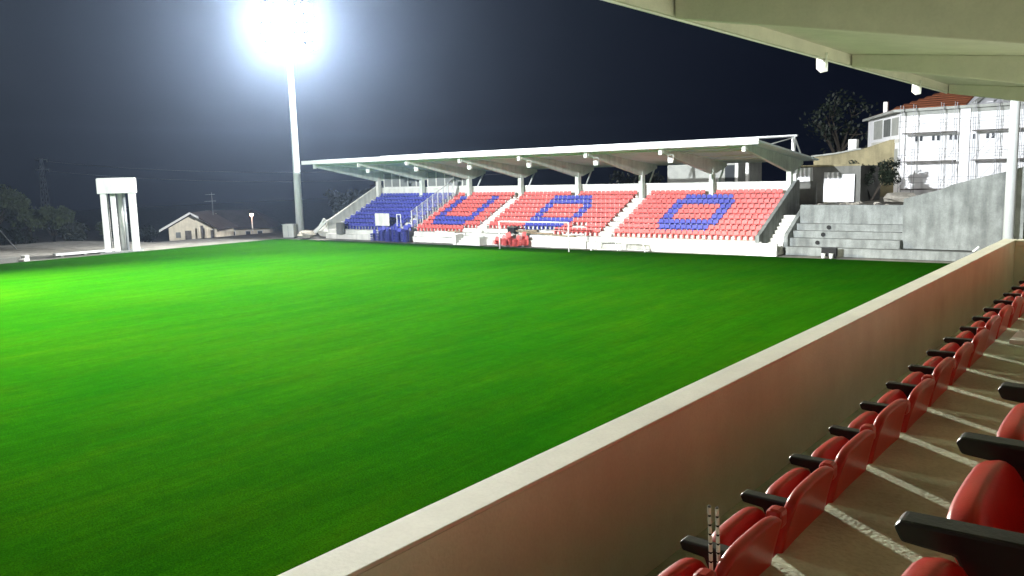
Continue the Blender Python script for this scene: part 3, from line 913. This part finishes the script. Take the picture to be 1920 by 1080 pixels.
# rows of roof tiles as real courses
for k in range(9):
    t0 = k / 9
    y = 84.5 + 8 * t0; z = 11.62 + 2.297 * t0
    xl = -21.3 + 4.1 * t0
    part(MB().prism_x([(y - .05, z), (y + .95, z + .25), (y + .95, z + .31), (y - .05, z + .07)], xl, -15.25), 'tile_course', M['tile'], roofp)
for k in range(7):
    x = -14.6 + k * 1.2
    part(MB().bar((x, 84.6, 11.75), (x + .5, 89.5, 13.1), .5, .05), 'cover_sheet', M['sheet_white'] if k % 2 else M['render_grey'], bd)
part(MB().box(-24.2, -23.8, 92, 92.4, 10.8, 12.9), 'chimney', M['white_paint'], bd)
# grey upper panels of the skewed side wall
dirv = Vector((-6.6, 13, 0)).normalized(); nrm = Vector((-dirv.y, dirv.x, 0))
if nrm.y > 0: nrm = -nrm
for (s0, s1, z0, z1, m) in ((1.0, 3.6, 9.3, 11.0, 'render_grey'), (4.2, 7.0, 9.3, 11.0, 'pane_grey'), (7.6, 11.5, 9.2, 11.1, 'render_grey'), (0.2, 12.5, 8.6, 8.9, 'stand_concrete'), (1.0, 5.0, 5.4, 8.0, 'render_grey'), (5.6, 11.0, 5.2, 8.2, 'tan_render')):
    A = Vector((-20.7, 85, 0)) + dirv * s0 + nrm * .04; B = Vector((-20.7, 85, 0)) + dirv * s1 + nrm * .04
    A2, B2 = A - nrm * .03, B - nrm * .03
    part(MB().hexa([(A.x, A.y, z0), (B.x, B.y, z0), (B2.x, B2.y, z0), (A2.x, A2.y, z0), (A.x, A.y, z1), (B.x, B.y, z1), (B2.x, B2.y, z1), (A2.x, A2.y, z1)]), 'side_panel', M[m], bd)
for gx_ in (-19.35, -17.9, -16.45, -15.0, -13.5):
    for dx in (0, .42):
        f_ = part(MB().box(gx_ + dx - .17, gx_ + dx + .17, 84.93, 84.998, 8.55, 9.1), 'window', M['render_white'], bd)
        part(MB().box(gx_ + dx - .12, gx_ + dx + .12, 84.9, 84.928, 8.6, 9.05), 'pane', M['glass_dark'], f_)
part(MB().box(-15.75, -14.9, 84.75, 84.997, 3.0, 11.3), 'pilaster', M['render_white'], bd)
part(MB().box(-20.7, -5.5, 84.9, 84.996, 11.0, 11.34), 'cornice', M['render_grey'], bd)

sc = empty('scaffolding', (-15, 84, 3.4), 0, 'tubular scaffolding with plank decks in front of the white building', 'scaffolding')
SX = [-20.4, -19.3, -17.0, -15.9, -14.4, -12.6, -10.8, -9.4, -8.0]
for x in SX:
    for y in (83.3, 84.3):
        part(MB().tube((x, y, 3.3), (x, y, 11.9), .028, .028, 6), 'standard', M['scaffold_tube'], sc)
for z in (4.25, 6.78, 9.35):
    part(MB().box(-20.2, -15.8, 83.3, 84.3, z - .11, z), 'deck', M['plank_dark'], sc)
    part(MB().box(-14.5, -7.9, 83.3, 84.3, z - .11, z), 'deck', M['plank_dark'], sc)
    for dz in (.55, 1.05):
        part(MB().tube((-20.5, 83.27, z + dz), (-7.9, 83.27, z + dz), .022, .022, 6), 'guard_rail', M['scaffold_tube'], sc)
for i in range(len(SX) - 1):
    for z in (4.25, 6.78):
        if (i + int(z)) % 2: continue
        part(MB().tube((SX[i], 83.24, z), (SX[i + 1], 83.24, z + 2.3), .022, .022, 6), 'brace', M['scaffold_tube'], sc)

# houses and walls behind
tw = empty('tan_house', (-25, 86, 3.4), 0, 'low tan rendered outbuilding left of the scaffolded building', 'house')
part(MB().prism_y([(-29.5, 3), (-20.9, 3), (-20.9, 9.0), (-22.2, 8.9), (-24.8, 8.1), (-27.4, 7.7), (-29.5, 7.5)], 87, 90), 'wall', M['tan_render'], tw)
part(MB().prism_y([(-29.7, 7.503), (-27.4, 7.703), (-24.8, 8.103), (-24.8, 8.25), (-27.4, 7.85), (-29.7, 7.65)], 86.8, 90.2), 'coping', M['render_grey'], tw)
part(MB().box(-26.4, -25.6, 88, 88.8, 7.9, 9.15), 'chimney', M['white_paint'], tw)
wh = empty('white_house', (-38, 82, 3), 0, 'white house seen between the beams behind the far grandstand', 'house')
part(MB().box(-42.5, -34.6, 80, 86, 2.0, 7.5), 'wall', M['render_grey'], wh)
part(MB().box(-42.8, -34.3, 79.7, 86.3, 7.502, 7.7), 'roof', M['dark_roof'], wh)
dr = part(MB().box(-34.9, -34.62, 79.96, 79.998, 5.2, 7.4), 'corner_trim', M['white_paint'], wh)
part(MB().box(-36.0, -35.0, 79.95, 79.997, 4.0, 6.9), 'door', M['glass_dark'], wh)
part(MB().box(-33.0, -32.7, 78, 78.3, 3, 7.6), 'porch_post', M['white_paint'], wh)

# ------------------------------------------------------------------ left side: white tower, slab, kerb, houses
wt = empty('water_tower', (-82.1, 40.5, 0), math.radians(60.5), 'white concrete tower with box top on slim pillars left of pitch', 'tower')
MB().box(-1.72, 1.72, -1.5, 1.5, 5.75, 7.2).build('tank', M['tower_white'], wt, .03)
MB().box(-1.64, 1.64, -1.42, 1.42, 7.202, 7.26).build('tank_lid', M['tower_white'], wt)
for x, y, w in ((-1.22, -1.1, .27), (1.28, -1.1, .30), (-1.22, 1.1, .27), (1.28, 1.1, .30), (-.42, -.5, .24)):
    MB().box(x - w, x + w, y - .27, y + .27, 0, 5.748).build('pillar', M['tower_white'], wt, .02)
MB().tube((.12, .2, 0), (.12, .2, 5.748), .26, .26, 12).build('riser_pipe', M['steel_white'], wt, smooth=True)
MB().tube((.48, .7, 0), (.48, .7, 5.748), .16, .16, 10).build('drain_pipe', M['steel_grey'], wt, smooth=True)
MB().box(-1.9, 1.9, -1.9, 1.9, -.03, .06).build('footing', M['raw_concrete'], wt)

t = empty('concrete_slab', (-82.0, 36.7, 0), math.radians(90 - 3), 'long pale concrete slab lying on blocks beside the white tower', 'slab')
MB().box(-2.7, 2.7, -.4, .4, .14, .34).build('slab', M['white_paint'], t, .02)
for x in (-2.1, 0, 2.2): MB().box(x - .15, x + .15, -.35, .35, 0, .138).build('block', M['dark_render'], t)
o = MB().box(-80.9, -80.5, 24, 30.2, -.02, .42).build('low_kerb_wall', M['dark_render'], bevel=.03)
tag(o, 'low dark kerb wall along the grass at the left edge', 'wall')
for i, (x, y, s, h_) in enumerate([(-81.2, 31.1, .55, .5), (-80.6, 30.75, .7, .22)]):
    o = MB().box(-s / 2, s / 2, -s * .4, s * .4, 0, h_).build('concrete_block', M['white_paint'], bevel=.05); o.location = (x, y, 0); o.rotation_euler = (0, 0, .4)
    tag(o, ['taller white block beside the end of the low kerb wall', 'flat white block on the grass edge by the kerb wall'][i], 'block', 'white blocks by the kerb')
t = empty('yellow_bollard', (-80.2, 28.15, 0), 0, 'yellow bollard at the left edge of the picture', 'bollard')
MB().tube((0, 0, 0), (0, 0, .95), .11, .11, 12).build('shaft', M['yellow'], t, smooth=True)
MB().tube((0, 0, .951), (0, 0, 1.02), .12, .06, 12).build('cap', M['yellow'], t)
o = MB().tube((-97.5, 36.6, -.03), (-99.6, 35.9, 2.1), .06, .05, 8).build('leaning_post', M['steel_grey']); tag(o, 'grey post leaning before the trees at the left', 'post')

RZ = math.radians(38.5)
h1 = empty('cream_house', (-113.4, 62.9, -2.1), RZ, 'small cream gabled house with white bargeboard left of the mast', 'house')
MB().prism_y([(0, 0), (7.0, 0), (7.0, 2.0), (3.4, 4.1), (0, 2.35)], 0, 7).build('wall', M['cream'], h1)
for (xa, za, xb, zb) in ((-1.1, 1.95, 3.42, 4.35), (3.42, 4.35, 7.6, 1.85)):
    r_ = MB().prism_y([(xa, za), (xb, zb), (xb, zb + .16), (xa, za + .16)], -.55, 7.4).build('roof_slope', M['dark_roof'], h1)
    if xa < 0: MB().prism_y([(xa, za - .12), (xb, zb - .12), (xb, zb + .2), (xa, za + .2)], -.72, -.553).build('bargeboard', M['white_paint'], r_)
    else: MB().prism_y([(xa, za - .02), (xa + 1.2, zb * 0 + za - .74), (xa + 1.2, za - .42), (xa, za + .2)], -.70, -.553).build('bargeboard', M['white_paint'], r_)
d_ = MB().box(2.35, 3.25, -.05, -.002, .1, 1.9).build('door', M['plank_dark'], h1)
MB().box(2.2, 3.4, -.1, -.051, 1.902, 2.05).build('lintel', M['cream'], d_)
for x in (4.65, 6.05):
    MB().box(x, x + .38, -.06, -.003, .05, 2.6 if x < 5 else 1.9).build('recess', M['plank_dark'], h1)
for x in (4.2, 5.3, 6.7):
    MB().box(x, x + .32, -.35, -.062, 0, 2.3).build('pillar', M['cream'], h1)
MB().box(1.0, 1.7, -.05, -.002, .9, 1.7).build('window', M['pane_grey'], h1)

h2 = empty('hipped_house', (-125.9, 78.6, -3.2), RZ, 'long low house with dark hipped roof behind the lit street lamp', 'house')
MB().box(-4.5, 8.7, 0, 7, 0, 2.2).build('wall', M['cream'], h2)
r = MB(); e = [(-5.3, -.8, 2.0), (9.7, -.8, 2.0), (9.7, 7.8, 2.0), (-5.3, 7.8, 2.0)]; k1, k2 = (-3.4, 3.4, 5.05), (5.0, 3.4, 5.05)
r.poly([e[0], e[1], k2, k1]); r.poly([e[1], e[2], k2]); r.poly([e[2], e[3], k1, k2]); r.poly([e[3], e[0], k1]); r.poly([e[3], e[2], e[1], e[0]])
rp = r.build('roof', M['dark_roof'], h2)
MB().box(-1.6, -.9, 1.6, 2.3, 3.0, 4.6).build('chimney', M['cream'], rp)
for x in (2.0, 4.6, 6.6):
    f_ = MB().box(x, x + .9, -.06, -.002, .8, 1.6).build('window', M['white_paint'], h2)
    MB().box(x + .08, x + .82, -.08, -.062, .88, 1.52).build('pane', M['glass_dark'], f_)

an = empty('tv_antenna', (-113.3, 70.1, 1.4), RZ, 'thin television antenna mast above the dark roofs', 'antenna')
MB().tube((0, 0, 0), (0, 0, 3.7), .035, .03, 6).build('mast', M['steel_grey'], an)
for z, l in ((3.4, .9), (2.4, 1.1)):
    b_ = MB().tube((-l, 0, z), (l * .5, 0, z + .05), .025, .025, 6).build('boom', M['steel_grey'], an)
    for q in range(5):
        x = -l + q * l * .35
        MB().tube((x, -.3, z), (x, .3, z), .012, .012, 5).build('element', M['steel_grey'], b_)

sl = empty('street_lamp', (-102.3, 69.3, -1.6), RZ, 'street lamp with a glowing warm white head behind the pitch', 'street lamp')
MB().tube((0, 0, 0), (0, 0, 3.3), .09, .07, 10).build('post', M['stand_concrete'], sl)
MB().tube((0, 0, 3.31), (0, 0, 3.62), .14, .27, 12).build('lantern', M['lamp_warm'], sl)
MB().tube((0, 0, 3.621), (0, 0, 3.78), .32, .08, 12).build('lamp_hood', M['steel_grey'], sl)
pl = bpy.data.lights.new('street_lamp_glow', 'POINT'); pl.energy = 160; pl.color = (1, .5, .35); pl.shadow_soft_size = .25
po = bpy.data.objects.new('street_lamp_glow', pl); COL.objects.link(po); po.parent = sl; po.location = (0, -.6, 3.4)

# lattice pylon and wires
py = empty('lattice_pylon', (-245, 100.5, -5), RZ, 'grey lattice power pylon rising behind the left trees', 'pylon')
Hp = 19.4
for sx in (-1, 1):
    for sy in (-1, 1):
        MB().tube((sx * 1.0, sy * 1.0, 0), (sx * .28, sy * .28, Hp), .09, .07, 5).build('leg', M['steel_white'], py)
lz = MB()
for k in range(12):
    z0, z1 = Hp * k / 12, Hp * (k + 1) / 12
    w0, w1 = 1.0 - .72 * k / 12, 1.0 - .72 * (k + 1) / 12
    for sy in (-1, 1):
        s = 1 if k % 2 else -1
        lz.tube((-w0 * s, sy * w0, z0), (w1 * s, sy * w1, z1), .05, .05, 4); lz.tube((sy * w0, -w0 * s, z0), (sy * w1, w1 * s, z1), .05, .05, 4)
lz.build('lacing', M['steel_white'], py)
for z, l in ((Hp - .3, 1.7), (Hp - 3.0, 1.9)):
    MB().bar((-.2, 0, z), (l, 0, z), .12, .2).build('cross_arm', M['steel_white'], py)
    MB().bar((-.2, 0, z), (-l * .9, 0, z + .1), .12, .2).build('cross_arm', M['steel_white'], py)
    MB().tube((l - .1, 0, z - .12), (l - .1, 0, z - .7), .12, .12, 8).build('insulator', M['white_paint'], py)
for i, (z0, z1) in enumerate(((13.6, 8.6), (11.0, 6.9))):
    w = MB(); P = []
    for k in range(21):
        q = k / 20
        P.append(Vector((-243.7 + 145 * q, 101.6 + 25 * q, z0 + (z1 - z0) * q - 9 * q * (1 - q))))
    for a_, b_ in zip(P[:-1], P[1:]): w.tube(a_, b_, .03, .03, 4, cap=False)
    o = w.build('power_line', M['steel_grey'])
    tag(o, ['upper power cable sagging from the lattice pylon over the houses', 'lower power cable sagging from the lattice pylon over the houses'][i], 'cable', 'power cables')

# ------------------------------------------------------------------ trees and bushes


def tree(name, base, height, rad, m, label, n=2600, trunk=True, leaf=.28, seed=1, group='trees'):
    rnd = random.Random(seed)
    t = empty(name, base, rnd.uniform(0, 6), label, 'tree' if trunk else 'bush', group)
    tr = MB(); tips = []
    th = height * .42
    if trunk:
        tr.tube((0, 0, -.3), (rnd.uniform(-.2, .2), 0, th), rad * .075, rad * .045, 8)
    for k in range(9 if trunk else 6):
        a = rnd.uniform(0, 6.28); z0 = th * rnd.uniform(.55, 1.0) if trunk else 0
        e = Vector((math.cos(a) * rad * rnd.uniform(.35, .75), math.sin(a) * rad * rnd.uniform(.35, .75), height * rnd.uniform(.5, .93)))
        tr.tube((0, 0, z0), e, rad * .035, rad * .012, 5); tips.append(e)
        for q in range(2):
            e2 = e + Vector((rnd.uniform(-.4, .4) * rad, rnd.uniform(-.4, .4) * rad, rnd.uniform(-.05, .12) * height))
            tr.tube(e * .75 + Vector((0, 0, z0)) * .25, e2, rad * .015, rad * .006, 4); tips.append(e2)
    tr.build('trunk', M['bark'], t)
    lf = MB()
    clumps = [(e, rad * rnd.uniform(.2, .38)) for e in tips]
    for k in range(n):
        c, r_ = rnd.choice(clumps)
        d = Vector((rnd.gauss(0, 1), rnd.gauss(0, 1), rnd.gauss(0, .8)))
        d = d.normalized() * (r_ * rnd.random() ** .45)
        q = c + d
        if q.z < .1: q.z = .1 + rnd.random() * .3
        u = Vector((rnd.gauss(0, 1), rnd.gauss(0, 1), rnd.gauss(0, 1))).normalized(); w = u.orthogonal().normalized()
        s = leaf * rnd.uniform(.6, 1.3)
        lf.poly([q - u * s, q + w * s * .5, q + u * s, q - w * s * .5])
    lf.build('crown', m, t)
    return t


def on(x, y): return (x, y, ground_z(x, y) - .05)


tree('broadleaf_tree', on(-177.5, 63.5), 11.2, 5.2, M['leaf'], 'tallest rounded tree at the left edge of the picture', 4200, seed=2, leaf=.36)
tree('broadleaf_tree', on(-172.5, 67.5), 9.6, 4.2, M['leaf'], 'middle of the three trees below the lattice pylon', 3200, seed=3, leaf=.34)
tree('broadleaf_tree', on(-167.0, 69.5), 7.8, 3.8, M['leaf'], 'lowest of three trees, just right of pylon foot', 2800, seed=4, leaf=.32)
tree('shrub', on(-150.5, 66.0), 5.0, 3.4, M['leaf_shaded'], 'dark bush between the left trees and the white tower', 2000, False, seed=5, group='bushes')
tree('shrub', on(-146.0, 71.0), 5.6, 3.0, M['leaf'], 'pale bush just left of the white tower', 1800, False, seed=6, group='bushes')
tree('shrub', on(-136.0, 70.0), 4.6, 3.6, M['leaf_shaded'], 'dark bush between the white tower and the cream house', 2000, False, seed=8, group='bushes')
tree('shrub', on(-160.0, 58.0), 5.0, 4.0, M['leaf_shaded'], 'dark bush under the left trees beside the road', 2000, False, seed=9, group='bushes')
tree('shrub', on(-98.0, 84.0), 5.0, 4.5, M['leaf_shaded'], 'dark bushes between the lit mast and the far stand', 2200, False, seed=10, group='bushes')
tree('broadleaf_tree', (-36.5, 118.0, 3.4), 12.5, 5.5, M['leaf_shaded'], 'dark tall tree behind the right end of the far grandstand', 800, seed=11, leaf=.3)
tree('shrub', (-20.9, 76.6, 3.4), 3.2, 1.9, M['leaf_shaded'], 'black bush below the skewed side of the scaffolded building', 1800, False, seed=13, leaf=.16, group='bushes')
tree('shrub', (-44.0, 76.5, 3.4), 2.9, 2.6, M['leaf_shaded'], 'dark hedge bush behind the back wall of the stand', 1600, False, seed=14, leaf=.2, group='bushes')

# ------------------------------------------------------------------ night haze
hz = MB().box(-430, 215, -170, 410, -7, 36)
vm = bpy.data.materials.new('night_haze'); vm.use_nodes = True
vn = vm.node_tree.nodes; vn.remove(vn['Principled BSDF'])
pv = vn.new('ShaderNodeVolumePrincipled')
pv.inputs['Color'].default_value = (0.48, 0.65, 1.0, 1); pv.inputs['Density'].default_value = HAZE_DENSITY
pv.inputs['Anisotropy'].default_value = 0.85
vm.node_tree.links.new(pv.outputs['Volume'], vn['Material Output'].inputs['Volume'])
tag(hz.build('haze', vm), kind='stuff')
